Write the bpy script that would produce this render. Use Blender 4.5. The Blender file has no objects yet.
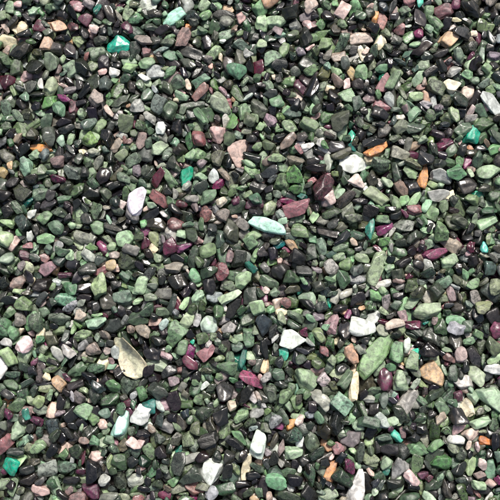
import bpy, bmesh, math, random
import numpy as np
from mathutils import Matrix, Vector, Euler

SEED = 23
rng = np.random.default_rng(SEED)
S = 0.0004            # metres per working unit (a chip is 4 to 8 mm long)
TILT = math.radians(9)
DIST = 860.0
ZB = 22.0             # mean height of the bed surface in working units

scene = bpy.context.scene
# ------------------------------------------------------------------ camera
cam_d = bpy.data.cameras.new("camera")
cam = bpy.data.objects.new("camera", cam_d)
scene.collection.objects.link(cam)
cam_d.sensor_width = 36.0
cam_d.lens = 36.0 * DIST / 500.0
cam_d.clip_start = 0.01
cam_d.clip_end = 50
cam.location = (0, -DIST * math.sin(TILT) * S, (ZB + DIST * math.cos(TILT)) * S)
cam.rotation_euler = (TILT, 0, 0)
scene.camera = cam

def ground_xy(px, py, z=ZB):
    """bed position of a point measured on the photograph"""
    u, v = px - 250.0, 250.0 - py
    d = np.array([u, v * math.cos(TILT) + DIST * math.sin(TILT), v * math.sin(TILT) - DIST * math.cos(TILT)])
    c = np.array([0, -DIST * math.sin(TILT), ZB + DIST * math.cos(TILT)])
    t = (z - c[2]) / d[2]
    p = c + d * t
    return p[0], p[1]

# ------------------------------------------------------------------ light
w = bpy.data.worlds.new("World")
scene.world = w
w.use_nodes = True
nt = w.node_tree
bg = nt.nodes["Background"]
sky = nt.nodes.new("ShaderNodeTexSky")
sky.sky_type = 'NISHITA'
sky.sun_disc = False
SUN_EL, SUN_AZ = math.radians(58), math.radians(15)   # azimuth from +Y toward +X
sky.sun_elevation = SUN_EL
sky.sun_rotation = SUN_AZ
sky.air_density = 0.7
sky.dust_density = 4.5
sky.ozone_density = 0.3
nt.links.new(sky.outputs[0], bg.inputs[0])
bg.inputs[1].default_value = 0.135
sd = bpy.data.lights.new("sun", 'SUN')
sd.energy = 3.9
sd.angle = math.radians(8)
sd.color = (1.0, 0.96, 0.90)
sun = bpy.data.objects.new("sun", sd)
scene.collection.objects.link(sun)
dirv = Vector((math.sin(SUN_AZ) * math.cos(SUN_EL), math.cos(SUN_AZ) * math.cos(SUN_EL), math.sin(SUN_EL)))
sun.rotation_euler = dirv.to_track_quat('Z', 'Y').to_euler()
sun.location = dirv * 2
scene.view_settings.view_transform = 'Standard'
scene.view_settings.look = 'None'
scene.view_settings.exposure = 0

# ------------------------------------------------------------------ material
def N(t, kind, **kw):
    n = t.nodes.new(kind)
    for k, v in kw.items():
        setattr(n, k, v)
    return n

mat = bpy.data.materials.new("tumbled_stone")
mat.use_nodes = True
t = mat.node_tree
bsdf = t.nodes["Principled BSDF"]
L = t.links.new
col = N(t, "ShaderNodeAttribute", attribute_name="chip_color")
look = N(t, "ShaderNodeAttribute", attribute_name="chip_look")
sep = N(t, "ShaderNodeSeparateColor")
L(look.outputs["Color"], sep.inputs[0])          # R seed, G mottle, B translucency, alpha roughness
geo = N(t, "ShaderNodeNewGeometry")
sc = N(t, "ShaderNodeVectorMath", operation='SCALE'); sc.inputs[3].default_value = 1.0 / S
L(geo.outputs["Position"], sc.inputs[0])
off = N(t, "ShaderNodeMath", operation='MULTIPLY'); off.inputs[1].default_value = 900.0
L(sep.outputs[0], off.inputs[0])
add = N(t, "ShaderNodeVectorMath", operation='ADD')
L(sc.outputs[0], add.inputs[0]); L(off.outputs[0], add.inputs[1])
def noise(scale, detail, rough=0.55, dist=0.0):
    n = N(t, "ShaderNodeTexNoise")
    n.inputs["Scale"].default_value = scale
    n.inputs["Detail"].default_value = detail
    n.inputs["Roughness"].default_value = rough
    n.inputs["Distortion"].default_value = dist
    L(add.outputs[0], n.inputs["Vector"])
    return n
def ramp(src, a, b, va=0.0, vb=1.0):
    m = N(t, "ShaderNodeMapRange", interpolation_type='SMOOTHSTEP')
    m.inputs[1].default_value = a; m.inputs[2].default_value = b
    m.inputs[3].default_value = va; m.inputs[4].default_value = vb
    L(src, m.inputs[0]); return m.outputs[0]
def mul(a, b):
    m = N(t, "ShaderNodeMath", operation='MULTIPLY')
    for i, x in enumerate((a, b)):
        if isinstance(x, (int, float)): m.inputs[i].default_value = x
        else: L(x, m.inputs[i])
    return m.outputs[0]
def mix(f, a, b, mode='MIX'):
    m = N(t, "ShaderNodeMix", data_type='RGBA', blend_type=mode)
    if isinstance(f, (int, float)): m.inputs[0].default_value = f
    else: L(f, m.inputs[0])
    for i, x in ((6, a), (7, b)):
        if isinstance(x, tuple): m.inputs[i].default_value = x
        else: L(x, m.inputs[i])
    return m.outputs[2]
n_big = noise(0.12, 4, 0.6, 0.8)
n_mid = noise(0.32, 6, 0.66, 0.5)
n_fine = noise(1.3, 4, 0.7)
n_vein = noise(0.17, 3, 0.6, 2.0)
tone = ramp(n_big.outputs[0], 0.3, 0.7, 0.58, 1.44)
hsv = N(t, "ShaderNodeHueSaturation")
L(col.outputs["Color"], hsv.inputs["Color"]); L(tone, hsv.inputs["Value"])
L(ramp(n_mid.outputs[0], 0.3, 0.7, 1.18, 0.82), hsv.inputs["Saturation"])
dark = mix(1.0, hsv.outputs[0], (0.19, 0.21, 0.20, 1), 'MULTIPLY')
c1 = mix(mul(ramp(n_mid.outputs[0], 0.50, 0.59), sep.outputs[1]), hsv.outputs[0], dark)
lightc = mix(0.5, c1, (0.36, 0.38, 0.33, 1))
c2 = mix(mul(ramp(n_fine.outputs[0], 0.58, 0.72), mul(sep.outputs[1], 0.42)), c1, lightc)
vabs = N(t, "ShaderNodeMath", operation='SUBTRACT'); vabs.inputs[1].default_value = 0.5
L(n_vein.outputs[0], vabs.inputs[0])
vab2 = N(t, "ShaderNodeMath", operation='ABSOLUTE'); L(vabs.outputs[0], vab2.inputs[0])
vein = ramp(vab2.outputs[0], 0.0, 0.018, 0.3, 0.0)
c3 = mix(mul(vein, sep.outputs[1]), c2, (0.32, 0.34, 0.28, 1))
L(c3, bsdf.inputs["Base Color"])
ra = N(t, "ShaderNodeMath", operation='ADD')
L(look.outputs["Alpha"], ra.inputs[0])
L(ramp(n_mid.outputs[0], 0.35, 0.7, -0.06, 0.14), ra.inputs[1])
L(ra.outputs[0], bsdf.inputs["Roughness"])
bsdf.inputs["IOR"].default_value = 1.56
L(mul(sep.outputs[2], 0.7), bsdf.inputs["Subsurface Weight"])
bsdf.inputs["Subsurface Radius"].default_value = (1.0, 0.95, 0.9)
bsdf.inputs["Subsurface Scale"].default_value = 3.0 * S
L(ramp(sep.outputs[2], 0.42, 0.72, 0.0, 0.6), bsdf.inputs["Transmission Weight"])
bump = N(t, "ShaderNodeBump")
L(ramp(look.outputs["Alpha"], 0.14, 0.36, 0.14, 0.6), bump.inputs["Strength"])   # polished stones stay smooth
bump.inputs["Distance"].default_value = 0.9 * S
n_soft = noise(0.30, 2, 0.5, 0.3)
hsum = N(t, "ShaderNodeMath", operation='ADD')
L(mix(ramp(look.outputs["Alpha"], 0.17, 0.36), n_soft.outputs[0], n_mid.outputs[0]), hsum.inputs[0]); L(mul(n_fine.outputs[0], mul(look.outputs["Alpha"], 0.6)), hsum.inputs[1])
L(hsum.outputs[0], bump.inputs["Height"])
L(bump.outputs[0], bsdf.inputs["Normal"])

gm = bpy.data.materials.new("dark_soil"); gm.use_nodes = True
gt = gm.node_tree
gn = gt.nodes.new("ShaderNodeTexNoise"); gn.inputs["Scale"].default_value = 600; gn.inputs["Detail"].default_value = 6
gr = gt.nodes.new("ShaderNodeValToRGB")
gr.color_ramp.elements[0].color = (0.012, 0.013, 0.012, 1); gr.color_ramp.elements[1].color = (0.06, 0.06, 0.052, 1)
gt.links.new(gn.outputs[0], gr.inputs[0]); gt.links.new(gr.outputs[0], gt.nodes["Principled BSDF"].inputs["Base Color"])
gt.nodes["Principled BSDF"].inputs["Roughness"].default_value = 0.95

# ------------------------------------------------------------------ base sphere directions
def ico(sub):
    bm = bmesh.new(); bmesh.ops.create_icosphere(bm, subdivisions=sub, radius=1.0)
    v = np.array([x.co[:] for x in bm.verts]); f = np.array([[a.index for a in p.verts] for p in bm.faces])
    bm.free(); return v / np.linalg.norm(v, axis=1)[:, None], f
ICO = {k: ico(k) for k in (3, 4, 5)}

# ------------------------------------------------------------------ chip shapes: cut, chipped and tumbled
def unit(a):
    a = np.asarray(a, float); return a / np.linalg.norm(a, axis=-1, keepdims=True)
def finish(r, n, h, p, wob=1.0, bites=None, curl=0.0):
    ax = np.vstack([np.eye(3), -np.eye(3)]); ha = r.uniform(0.95, 1.08, 6)
    if bites is None:
        bites = []
        for _ in range(int(r.choice([0, 1, 1, 2]))):
            d = unit(r.normal(size=3) * [1, 1, .8]); rb = r.uniform(0.8, 2.0)
            bites.append((d * (rb + r.uniform(0.65, 0.85)), rb))
    return dict(n=np.vstack([n, ax]), h=np.concatenate([h, ha]), p=float(p), bites=bites, curl=curl,
                wk=np.vstack([r.normal(size=(5, 3)) * 2.8, r.normal(size=(5, 3)) * 6.5]), wp=r.uniform(0, 6.28, 10),
                wa=np.concatenate([r.uniform(0.012, 0.036, 5), r.uniform(0.003, 0.011, 5)]) * wob)
def make_shape(r, kind=None):
    kind = kind or r.choice(['block', 'shard', 'pebble', 'wedge'], p=[.40, .29, .12, .19])
    if kind in ('block', 'pebble'):
        k = int(r.integers(6, 11)) if kind == 'block' else int(r.integers(10, 15))
        q_ = unit(r.normal(size=(k * 8, 3)))
        keep = [q_[0]]
        for q in q_[1:]:
            if all(np.dot(q, a) < (0.58 if kind == 'block' else 0.75) for a in keep): keep.append(q)
            if len(keep) >= k: break
        n = np.array(keep); h = r.uniform(0.62, 1.0, len(n))
        return finish(r, n, h, r.choice([11, 14, 18, 22]) if kind == 'block' else r.choice([7, 9, 11]))
    if kind == 'shard':     # flat flake with a three to six sided outline
        k = int(r.integers(3, 7)); a0 = r.uniform(0, 6.28)
        an = a0 + (np.arange(k) + r.uniform(-.3, .3, k)) * 2 * math.pi / k
        n = unit(np.c_[np.cos(an), np.sin(an), r.normal(0, .28, k)]); h = r.uniform(0.56, 0.96, k)
        tb = unit(np.array([[r.normal(0, .25), r.normal(0, .25), 1], [r.normal(0, .2), r.normal(0, .2), -1], [r.normal(0, .6), r.normal(0, .6), 1]]))
        return finish(r, np.vstack([n, tb]), np.concatenate([h, [r.uniform(.6, .85), r.uniform(.6, .85), r.uniform(.65, .9)]]), r.choice([12, 17, 22]))
    if kind == 'wedge':     # one end drawn to a blunt point
        s = r.uniform(.25, .55)
        n = unit(np.array([[s, 1, r.normal(0, .3)], [s, -1, r.normal(0, .3)], [-1, r.normal(0, .4), r.normal(0, .4)],
             [-.3, 1, .4], [-.3, -1, .3], [r.uniform(.2, .5), r.normal(0, .2), 1], [r.uniform(0, .4), r.normal(0, .2), -1], [1, r.normal(0, .3), .2]]))
        h = np.array([r.uniform(.56, .75), r.uniform(.56, .75), r.uniform(.7, .9), .82, .85, r.uniform(.6, .8), r.uniform(.6, .8), .9])
        return finish(r, n, h, r.choice([12, 16, 20]))
    if kind == 'leaf':      # flat, tapering softly
        n = unit(np.array([[.45, 1, 0], [.22, -1, .1], [-.24, 1, .1], [-.55, -1, 0], [1, .6, .1], [-1, .2, 0], [0, .1, 1], [0, 0, -1], [.1, -.5, 1]]))
        h = np.array([.70, .82, .84, .68, .82, .94, .66, .75, .66])
        return finish(r, n, h, 17, wob=1.4, bites=[])
    if kind == 'shell':     # thin curled flake, hollow on top
        n = unit(np.array([[.5, 1, 0], [.2, -1, 0], [-.3, 1, 0], [-.55, -1, 0], [1, .3, 0], [-1, .2, 0], [0, 0, 1], [0, 0, -1]]))
        h = np.array([.76, .86, .82, .74, .86, .9, .22, .22])
        return finish(r, n, h, 16, wob=1.6, bites=[], curl=1.7)
SHAPES = [make_shape(rng) for _ in range(260)]
NS = 260
EXTRA = {k: [] for k in ('leaf', 'shell', 'shard', 'wedge', 'block', 'pebble')}
for k in EXTRA:
    for _ in range(8):
        EXTRA[k].append(len(SHAPES)); SHAPES.append(make_shape(rng, k))
UV = {}
def shape_verts(si, sub):
    key = (si, sub)
    if key not in UV:
        s = SHAPES[si]; d, f = ICO[sub]
        q = np.maximum(0, d @ s['n'].T / s['h'])
        acc = (q ** s['p']).sum(1)
        for c, rb in s['bites']:
            dc = d @ c; disc = dc * dc - c @ c + rb * rb
            hit = (disc > 0) & (dc > 0)
            tt = np.where(hit, dc - np.sqrt(np.maximum(disc, 0)), 9.0)
            acc += (1.0 / np.maximum(tt, .15)) ** s['p'] * hit
        r = acc ** (-1 / s['p'])
        wob = 1 + (np.sin(d @ s['wk'].T + s['wp']) * s['wa']).sum(1)
        v = d * (r * wob)[:, None]
        if s['curl']:
            v = v.copy()
            w_ = v[:, 1] - 0.25 * v[:, 0]
            v[:, 2] += s['curl'] * w_ ** 2 * np.where(w_ > 0, 1.25, .6) - 0.2 + 0.25 * v[:, 0] ** 2
            v[:, 1] -= np.where(w_ > 0, .35, .1) * w_ ** 2 * np.sign(w_)
        UV[key] = v
    return UV[key]

def rot(yaw, tx, ty):
    return np.array(Matrix.Rotation(yaw, 3, 'Z') @ Matrix.Rotation(tx, 3, 'X') @ Matrix.Rotation(ty, 3, 'Y'))

# ------------------------------------------------------------------ height field of the bed
X0, Y0, W, Hh = -320, -325, 640, 670
H = np.zeros((Hh, W), np.float32)
ID = -np.ones((Hh, W), np.int32)
def footprint(si, scale, R):
    s = SHAPES[si]
    A = (R @ (s['n'] / scale).T).T
    ext = int(max(scale) * 1.2) + 2
    g = np.arange(-ext, ext + 1)
    gx, gy = np.meshgrid(g, g)
    hh = s['h'] * (0.97 if s['p'] > 12 else 0.93)     # rounding of the edges
    b = hh[:, None, None] - A[:, 0, None, None] * gx - A[:, 1, None, None] * gy
    up = np.full(gx.shape, 1e3); lo = np.full(gx.shape, -1e3); ok = np.ones(gx.shape, bool)
    for i in range(len(A)):
        nz = A[i, 2]
        if nz > 1e-4: up = np.minimum(up, b[i] / nz)
        elif nz < -1e-4: lo = np.maximum(lo, b[i] / nz)
        else: ok &= b[i] > 0
    m = ok & (up > lo + 0.8)
    ys, xs = np.where(m)
    if len(ys) == 0: return None
    y0, y1, x0, x1 = ys.min(), ys.max() + 1, xs.min(), xs.max() + 1
    m = m[y0:y1, x0:x1]
    return dict(m=m, up=np.where(m, up[y0:y1, x0:x1], -1e3), lo=np.where(m, lo[y0:y1, x0:x1], 1e3), oy=g[y0], ox=g[x0])
def rest(fp, ix, iy):
    y, x = iy + fp['oy'], ix + fp['ox']; h, w_ = fp['m'].shape
    if y < 0 or x < 0 or y + h > Hh or x + w_ > W: return None
    d = (H[y:y + h, x:x + w_] - fp['lo'])[fp['m']]
    if len(d) < 4: return None
    k = max(2, len(d) // 25)
    return max(np.partition(d, -k)[-k], -float(fp['lo'].min()))
chips = []
def commit(si, scale, R, fp, ix, iy, z, c, look_, name, lm):
    y, x = iy + fp['oy'], ix + fp['ox']; h, w_ = fp['m'].shape
    sub = H[y:y + h, x:x + w_]; top = fp['up'] + z
    m = fp['m'] & (top > sub)
    sub[m] = top[m]; ID[y:y + h, x:x + w_][m] = len(chips)
    chips.append(dict(si=si, s=scale, R=R, loc=np.array([ix + X0, iy + Y0, z], float), c=c, look=look_, name=name, lm=lm))

def lin(c):
    c = np.asarray(c, float) / 255.0
    return np.where(c <= 0.04045, c / 12.92, ((c + 0.055) / 1.055) ** 2.4)

# name: (srgb, jitter, mottle, translucency, roughness)
PAL = {
 'black':         ((31, 31, 30), 7, .25, 0, .17),
 'charcoal green':((55, 62, 53), 12, .75, 0, .25),
 'dark green':    ((77, 94, 73), 13, .8, 0, .31),
 'sage green':    ((112, 136, 104), 16, .55, .1, .39),
 'light green':   ((147, 168, 136), 12, .38, .2, .41),
 'bright green':  ((104, 137, 88), 9, .45, .15, .32),
 'grey':          ((120, 122, 114), 15, .6, .05, .40),
 'brown grey':    ((132, 117, 110), 13, .5, .05, .40),
 'pale pink':     ((198, 176, 165), 11, .3, .25, .42),
 'maroon':        ((85, 46, 62), 10, .7, .1, .26),
 'magenta':       ((120, 60, 93), 12, .7, .2, .30),
 'rose brown':    ((138, 102, 102), 12, .5, .1, .36),
 'orange':        ((192, 136, 90), 12, .4, .2, .40),
 'tan':           ((188, 158, 128), 12, .35, .2, .42),
 'cream':         ((214, 204, 176), 9, .25, .3, .40),
 'white':         ((216, 218, 210), 6, .12, .44, .30),
 'lavender':      ((216, 208, 216), 4, .12, .48, .25),
 'pale grey':     ((170, 173, 165), 10, .3, .46, .27),
 'clear grey':    ((222, 227, 220), 3, .15, .53, .14),
 'pale jade':     ((200, 216, 200), 5, .12, .48, .27),
 'mint':          ((168, 218, 194), 8, .2, .3, .34),
 'turquoise':     ((76, 172, 147), 12, .3, .2, .35),
 'dark teal':     ((46, 106, 95), 9, .45, .15, .32),
}
def colour(name):
    c, j, mo, tr, ro = PAL[name]
    c = np.clip(np.array(c) + rng.normal(0, j * 0.9) + rng.normal(0, j * 0.34, 3), 12, 238)
    l = lin(c)
    return (l[0], l[1], l[2], 1.0), (rng.random(), float(np.clip(mo * rng.uniform(.4, 1.6), 0, 1)), tr, float(np.clip(ro + rng.normal(0, .08), .1, .7)))
W_ = {'black': 19, 'charcoal green': 20, 'dark green': 18, 'sage green': 17.5, 'light green': 4.5, 'grey': 6.5, 'brown grey': 3.8,
      'pale pink': 3.2, 'maroon': 3.4, 'magenta': .6, 'rose brown': 1.1, 'tan': .8, 'orange': .1, 'cream': .9, 'white': .6,
      'pale grey': 3.0, 'turquoise': .12, 'dark teal': .35}
names = list(W_); wt = np.array([W_[k] for k in names]); wt = wt / wt.sum()
SIZEK = {'black': 1.06, 'charcoal green': 1.04, 'magenta': .82, 'turquoise': .82, 'orange': .8, 'maroon': .92, 'pale pink': .85, 'cream': .8, 'tan': .85, 'white': .85}

def drop_random(n, ka, sig, smin, smax, tries, guard=False, tilt=0.33):
    for _ in range(n):
        nm = names[rng.choice(len(names), p=wt)]
        a = float(np.clip(rng.lognormal(math.log(ka), sig), smin, smax)) * SIZEK.get(nm, 1.0)
        el = rng.uniform(0.42, 0.92)
        a *= (0.75 / el) ** 0.4
        b = a * el; c = b * rng.uniform(0.38, 0.8)
        scale = np.array([a, b, c]); si = int(rng.integers(NS))
        best = None
        for o in range(3):
            R = rot(rng.uniform(0, 2 * math.pi), rng.normal(0, tilt), rng.normal(0, tilt * .8))
            fp = footprint(si, scale, R)
            if fp is None: continue
            for _k in range(tries):
                ix, iy = int(rng.integers(12, W - 12)), int(rng.integers(12, Hh - 12))
                if guard:
                    y, x = iy + fp['oy'], ix + fp['ox']; hh, ww = fp['m'].shape
                    if y < 0 or x < 0 or y + hh > Hh or x + ww > W: continue
                    if (GUARD[y:y + hh, x:x + ww] & fp['m']).sum() > 0.14 * fp['m'].sum(): continue
                z = rest(fp, ix, iy)
                if z is None: continue
                if best is None or z < best[0]: best = (z, R, fp, ix, iy)
        if best is None: continue
        z, R, fp, ix, iy = best
        cc, lk = colour(nm)
        commit(si, scale, R, fp, ix, iy, z, cc, lk, nm, False)

drop_random(6600, 7.6, .22, 5, 12, 5)
drop_random(3700, 7.4, .23, 4.6, 12, 9)

# ------------------------------------------------------------------ chips one can tell apart in the photograph
# x, y, length, width, angle, colour
LM = """121 50 23 17 20 turquoise|99 14 12 8 60 dark teal|175 23 24 14 35 mint|187 176 20 13 50 turquoise|268 229 31 15 -14 mint
469 138 20 16 70 turquoise|477 196 13 9 10 turquoise|283 352 14 9 80 turquoise|151 407 17 13 20 dark teal|15 466 20 14 -25 turquoise
122 424 27 13 70 mint|350 140 15 9 80 turquoise|395 437 12 8 -60 turquoise|300 291 10 7 0 dark teal|485 174 25 14 10 light green
242 358 19 8 70 dark teal|180 452 13 8 50 dark teal|330 305 10 7 0 turquoise|30 205 12 7 40 dark teal|480 250 12 8 90 turquoise
11 44 20 16 -20 cream|24 30 17 14 0 cream|3 176 14 12 0 tan|52 92 18 13 60 light green|139 207 34 18 80 lavender|188 7 17 14 0 pale grey
205 20 16 12 0 sage green|262 28 18 15 80 light green|222 108 26 17 -40 light green|220 136 18 16 0 pale pink|236 155 25 18 80 pale pink
270 7 17 13 20 tan|308 10 20 14 0 pale pink|446 45 18 15 -30 tan|359 41 22 12 10 pale pink|378 46 14 10 0 cream|353 165 24 17 -20 white
375 154 27 11 35 orange|369 163 20 11 40 cream|328 201 17 14 0 pale pink|450 92 18 12 -40 cream|467 94 21 15 60 pale pink|488 108 28 18 -50 pale grey|480 128 22 14 20 dark green
437 199 22 12 10 pale grey|17 247 14 12 0 pale pink|210 327 20 18 30 pale jade|131 356 42 29 -55 cream|292 341 28 18 5 pale jade
144 413 21 17 0 white|177 333 23 18 45 sage green|256 444 24 17 80 pale jade|210 472 25 19 70 white|213 490 15 11 0 pale grey|357 488 38 18 80 white
381 287 20 9 10 white|489 398 32 21 -50 light green|473 374 22 14 -40 light green|431 375 23 16 0 tan|466 410 19 12 -70 cream|322 400 24 13 0 pale grey
247 467 25 9 0 cream|349 357 19 13 -60 tan|352 388 25 10 85 cream|374 357 43 21 60 bright green|428 311 28 17 15 light green|444 283 20 14 20 sage green
305 380 26 18 -45 sage green|358 328 27 16 -20 clear grey|371 320 18 10 35 clear grey|396 351 24 18 80 sage green|373 270 30 15 80 light green|385 377 21 16 80 maroon|447 264 17 13 20 light green
43 151 22 9 -5 orange|190 30 12 7 70 orange|421 179 22 11 80 orange|226 13 14 10 0 tan|329 468 21 12 70 orange|265 366 14 10 80 tan|291 425 12 8 0 orange
483 441 18 9 -10 orange|10 84 16 16 0 maroon|260 70 17 12 80 maroon|298 211 26 14 10 rose brown|290 202 18 8 -5 magenta|218 187 15 8 40 magenta
105 248 16 10 -50 magenta|186 248 16 8 20 magenta|207 353 17 13 40 rose brown|253 378 23 12 -35 magenta|433 254 27 11 20 magenta|385 230 18 11 30 magenta
492 330 16 11 80 maroon|176 228 19 16 0 rose brown|92 488 19 12 -30 maroon|166 492 13 9 0 magenta|75 110 15 10 0 maroon|409 157 15 10 -10 maroon
440 147 18 11 30 maroon|130 34 15 9 0 maroon|452 10 17 10 0 maroon|381 25 16 10 70 rose brown|300 90 17 11 0 maroon|465 165 16 8 60 magenta
84 239 28 14 -30 grey|322 192 26 16 70 maroon|103 272 16 9 10 rose brown|270 212 20 15 0 grey|98 58 20 16 20 sage green|203 84 20 14 0 sage green
172 60 19 14 0 sage green|58 30 17 14 0 tan|45 66 16 9 -40 grey|28 78 17 14 60 pale pink|82 46 18 13 0 sage green|155 76 17 12 0 pale grey|96 212 24 16 0 dark green
52 105 18 12 45 bright green|10 243 17 20 80 light green|60 330 15 10 0 sage green|28 347 18 14 50 pale pink|15 385 17 12 0 dark green|97 350 17 14 0 brown grey
60 385 15 11 0 tan|44 372 24 11 80 charcoal green|130 385 19 14 0 dark green|185 350 15 12 0 light green|197 300 20 13 0 sage green|217 300 18 14 0 grey|252 300 25 15 80 charcoal green
230 330 16 14 0 grey|165 293 20 14 -20 grey|170 370 19 13 0 charcoal green|205 412 22 15 20 charcoal green|225 430 19 15 80 sage green|190 440 19 14 0 sage green|258 412 15 11 0 pale grey
295 452 16 13 0 light green|310 440 18 14 0 dark green|275 478 22 14 -20 sage green|335 425 20 14 80 black|350 440 20 14 0 grey|398 470 23 16 0 grey|415 450 20 14 20 sage green
440 462 23 16 -20 sage green|455 440 18 12 0 pale grey|486 470 20 13 0 sage green|468 465 18 12 70 light green|120 478 19 14 80 dark green|70 465 22 15 10 dark green|40 445 19 14 0 sage green
20 430 18 14 60 light green|55 410 15 12 0 pale pink|92 430 20 14 0 charcoal green|150 450 19 14 0 dark green|100 455 15 12 0 pale pink|4 370 20 9 90 white|44 490 16 12 0 pale pink
6 482 16 12 0 sage green|400 380 18 14 0 light green|405 402 20 13 50 pale grey|440 405 18 14 0 dark green|455 355 17 12 0 pale pink|478 345 19 13 40 dark green|430 340 19 14 0 charcoal green
490 290 18 14 0 sage green|470 300 19 14 0 grey|410 285 19 14 0 dark green|395 255 20 14 -30 dark green|340 250 19 14 20 sage green|310 255 19 14 0 dark green|330 270 20 15 0 grey
290 246 15 9 0 tan|240 260 19 14 0 charcoal green|222 240 19 12 0 dark green|205 215 17 12 0 rose brown|155 240 17 13 0 light green|126 240 18 14 0 light green|100 228 19 14 -20 sage green
60 230 20 13 -40 sage green|48 270 21 14 30 brown grey|20 285 19 14 30 brown grey|75 290 19 14 0 sage green|125 300 20 15 20 sage green|140 318 19 14 0 dark green|100 325 19 14 30 sage green
400 190 19 14 0 brown grey|430 215 19 15 0 sage green|455 225 20 14 0 dark green|485 225 19 14 30 light green|375 200 22 13 -40 light green|350 220 20 14 0 dark green|400 130 18 13 0 sage green
380 110 17 11 0 rose brown|345 100 17 13 0 light green|325 120 20 13 30 dark green|290 130 18 14 0 sage green|310 165 20 13 0 black|270 150 18 13 0 sage green|255 190 22 15 0 black
160 150 18 14 0 light green|160 110 18 14 60 grey|135 165 19 12 0 dark green|100 130 18 13 0 sage green|65 125 19 13 0 black|75 175 20 14 0 dark green|30 170 19 14 0 sage green
25 130 18 13 0 sage green|120 95 18 14 0 dark green|150 10 18 13 0 pale grey|130 20 19 14 60 sage green|80 10 17 11 -30 rose brown|50 50 13 12 0 tan|340 15 17 11 60 pale pink
290 18 20 14 0 black|325 48 19 14 0 sage green|405 40 18 13 0 sage green|420 70 18 12 40 sage green|480 30 18 14 0 dark green|490 60 18 12 0 grey|425 15 18 12 0 sage green
240 50 19 14 0 dark green|215 55 16 12 0 light green|285 55 18 12 60 sage green|350 75 16 11 0 tan|310 75 17 13 0 sage green|394 72 16 12 0 light green|10 12 18 13 0 light green
36 15 18 12 40 sage green|450 120 18 12 0 sage green|200 130 18 14 0 sage green|193 160 17 11 0 light green|117 150 17 11 40 brown grey|490 425 16 12 0 dark green|270 395 20 15 0 dark green"""
STYLE = {(374, 357): 'leaf', (268, 229): 'leaf', (373, 270): 'leaf', (131, 356): 'shell', (139, 207): 'shard', (358, 328): 'shard', (371, 320): 'shard', (353, 165): 'shard',
         (175, 23): 'wedge', (421, 179): 'wedge', (349, 357): 'wedge', (352, 388): 'leaf', (488, 108): 'shard', (236, 155): 'shard', (247, 467): 'leaf',
         (357, 488): 'wedge', (122, 424): 'wedge', (222, 108): 'wedge', (433, 254): 'wedge', (298, 211): 'block', (375, 154): 'wedge', (43, 151): 'leaf',
         (305, 380): 'block', (431, 375): 'block', (489, 398): 'wedge', (177, 333): 'block', (292, 341): 'shard', (210, 472): 'block', (322, 192): 'block'}
LMK = []
for line in LM.replace("\n", "|").split("|"):
    q = line.split()
    LMK.append((float(q[0]), float(q[1]), float(q[2]), float(q[3]), float(q[4]), " ".join(q[5:])))
LMK.sort(key=lambda q: q[2])   # biggest last
GUARD = np.zeros((Hh, W), bool)
first_lm = len(chips)
PLAIN = {'sage green', 'dark green', 'charcoal green', 'grey', 'brown grey', 'black'}
for (px, py, ln, wd, ang, nm) in LMK:
    x, y = ground_xy(px, py)
    if ang == 0: ang = rng.uniform(-90, 90)
    st = STYLE.get((int(px), int(py)))
    kk = 0.49 if nm in PLAIN else 0.54
    if st in ('leaf', 'shard', 'shell'): kk = 0.58
    a = ln * kk; b = wd * kk * 1.04; c = min(b * rng.uniform(0.5, 0.75), 6.5)
    if st in ('leaf', 'shard'): c = min(c, 4.6)
    if st == 'shell': c = 7.5
    scale = np.array([a, b, c])
    si = int(rng.choice(EXTRA[st])) if st else int(rng.integers(NS))
    best = None
    for o in range(6):
        R = rot(math.radians(ang), rng.normal(0, .2), rng.normal(0, .14))
        if st == 'shell': R = rot(math.radians(ang), .22, .05)
        fp = footprint(si, scale, R)
        if fp is None: continue
        for dx in (-1, 0, 1):
            for dy in (-1, 0, 1):
                ix, iy = int(round(x - X0)) + dx, int(round(y - Y0)) + dy
                z = rest(fp, ix, iy)
                if z is not None and (best is None or z < best[0]): best = (z, R, fp, ix, iy)
    if best is None: continue
    z, R, fp, ix, iy = best
    z = z - min(3.4, c * 0.45)
    cc, lk = colour(nm)
    commit(si, scale, R, fp, ix, iy, z, cc, lk, nm, True)
GUARD = ID >= first_lm
# small chips settle into the hollows around them
drop_random(3000, 6.4, .24, 4.0, 10, 9, guard=True, tilt=0.3)
drop_random(1200, 4.5, .2, 2.8, 6.5, 10, guard=True, tilt=0.3)

# ------------------------------------------------------------------ what shows inside the frame
gy, gx = np.mgrid[0:Hh, 0:W]
wx, wy, wz = gx + X0, gy + Y0, H
c = np.array([0, -DIST * math.sin(TILT), ZB + DIST * math.cos(TILT)])
rx, ry, rz = wx - c[0], wy - c[1], wz - c[2]
depth = ry * math.sin(TILT) - rz * math.cos(TILT)
u = rx / depth * DIST; v = (ry * math.cos(TILT) + rz * math.sin(TILT)) / depth * DIST
inside = (abs(u) < 245) & (abs(v) < 245)
cnt = np.bincount(ID[inside & (ID >= 0)], minlength=len(chips))
cnt_all = np.bincount(ID[ID >= 0], minlength=len(chips))
print("chips", len(chips), "visible in frame", int((cnt > 8).sum()), "mean bed height", float(H[50:-50, 50:-50].mean()), "mean seen area", float(cnt[cnt > 8].mean()))
order = np.argsort(-(cnt))
solo = set(int(i) for i in order[:300])

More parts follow.
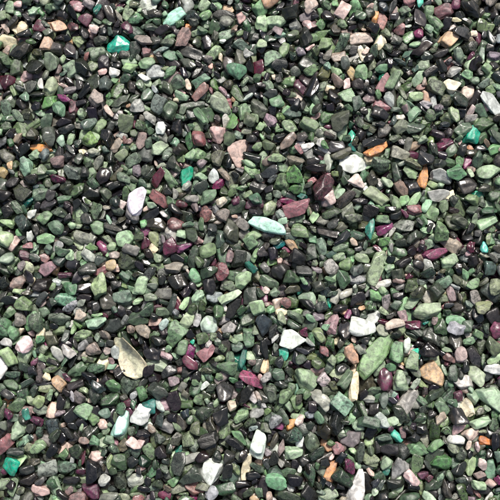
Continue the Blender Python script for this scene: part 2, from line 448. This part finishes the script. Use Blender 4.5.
def fill_attr(me, cols, looks):
    a = me.color_attributes.new("chip_color", 'FLOAT_COLOR', 'POINT'); a.data.foreach_set("color", cols.ravel())
    b = me.color_attributes.new("chip_look", 'FLOAT_COLOR', 'POINT'); b.data.foreach_set("color", looks.ravel())
def build_mesh(name, V, F, cols, looks):
    me = bpy.data.meshes.new(name)
    me.vertices.add(len(V)); me.vertices.foreach_set("co", V.astype(np.float32).ravel())
    me.loops.add(F.size); me.loops.foreach_set("vertex_index", F.astype(np.int32).ravel())
    me.polygons.add(len(F)); me.polygons.foreach_set("loop_start", np.arange(0, F.size, 3, dtype=np.int32))
    try: me.polygons.foreach_set("loop_total", np.full(len(F), 3, np.int32))
    except Exception: pass
    me.polygons.foreach_set("use_smooth", np.ones(len(F), bool))
    me.update(calc_edges=True)
    fill_attr(me, cols.astype(np.float32), looks.astype(np.float32))
    me.materials.append(mat)
    return me

NICE = {'lavender': 'translucent pale lavender', 'pale grey': 'translucent pale grey', 'clear grey': 'clear quartz-like', 'black': 'glossy black',
        'mint': 'pale mint green', 'white': 'milky white', 'turquoise': 'bright turquoise', 'pale jade': 'translucent pale jade'}
for i in sorted(solo):
    ch = chips[i]
    U0 = shape_verts(ch['si'], 5)
    V = U0 * ch['s'] * S
    F = ICO[5][1]
    cols = np.tile(np.array(ch['c'], float), (len(V), 1)); curled = SHAPES[ch['si']]['curl'] > 0
    if curled:      # greenish tan hollow, pale cream rim
        k = np.clip((np.abs(U0[:, 1]) - .14) / .35, 0, 1)[:, None]
        cols[:, :3] = np.array([.42, .42, .30]) * (1 - k) + cols[:, :3] * k
    me = build_mesh("stone_chip", V, F, cols, np.tile(ch['look'], (len(V), 1)))
    ob = bpy.data.objects.new("stone_chip", me)
    ob.matrix_world = Matrix.Translation(Vector(ch['loc'] * S)) @ Matrix(ch['R'].tolist()).to_4x4()
    el = ch['s'][0] / ch['s'][1]
    shp = "slender" if el > 1.85 else ("elongated" if el > 1.45 else ("rounded" if SHAPES[ch['si']]['p'] < 12 else "angular"))
    if curled: shp = "curled shell-like"
    big = "large " if ch['s'][0] > 12.5 else ("small " if ch['s'][0] < 8.2 else "")
    ob["label"] = f"{big}{shp} {NICE.get(ch['name'], ch['name'])} stone chip lying among dark gravel"
    ob["category"] = "stone"
    ob["group"] = "polished stone chips in the gravel bed"
    scene.collection.objects.link(ob)

Vs, Fs, Cs, Ls, base = [], [], [], [], 0
for i, ch in enumerate(chips):
    if i in solo: continue
    if cnt_all[i] == 0 and ch['loc'][2] < 9: continue
    sub = 4 if cnt[i] > 25 else 3
    V = ((shape_verts(ch['si'], sub) * ch['s']) @ ch['R'].T + ch['loc']) * S
    Vs.append(V); Fs.append(ICO[sub][1] + base); base += len(V)
    Cs.append(np.tile(np.array(ch['c'], np.float32), (len(V), 1))); Ls.append(np.tile(np.array(ch['look'], np.float32), (len(V), 1)))
me = build_mesh("gravel", np.vstack(Vs), np.vstack(Fs), np.vstack(Cs), np.vstack(Ls))
gravel = bpy.data.objects.new("gravel", me)
gravel["kind"] = "stuff"
gravel["label"] = "bed of small mixed green, black and purple stone chips"
gravel["category"] = "gravel"
scene.collection.objects.link(gravel)

gme = bpy.data.meshes.new("ground")
e = 2.0
gme.from_pydata([(-e, -e, 0), (e, -e, 0), (e, e, 0), (-e, e, 0)], [], [(0, 1, 2, 3)])
gme.materials.append(gm)
g = bpy.data.objects.new("ground", gme)
g["kind"] = "structure"; g["label"] = "dark soil under the gravel bed"; g["category"] = "ground"
scene.collection.objects.link(g)
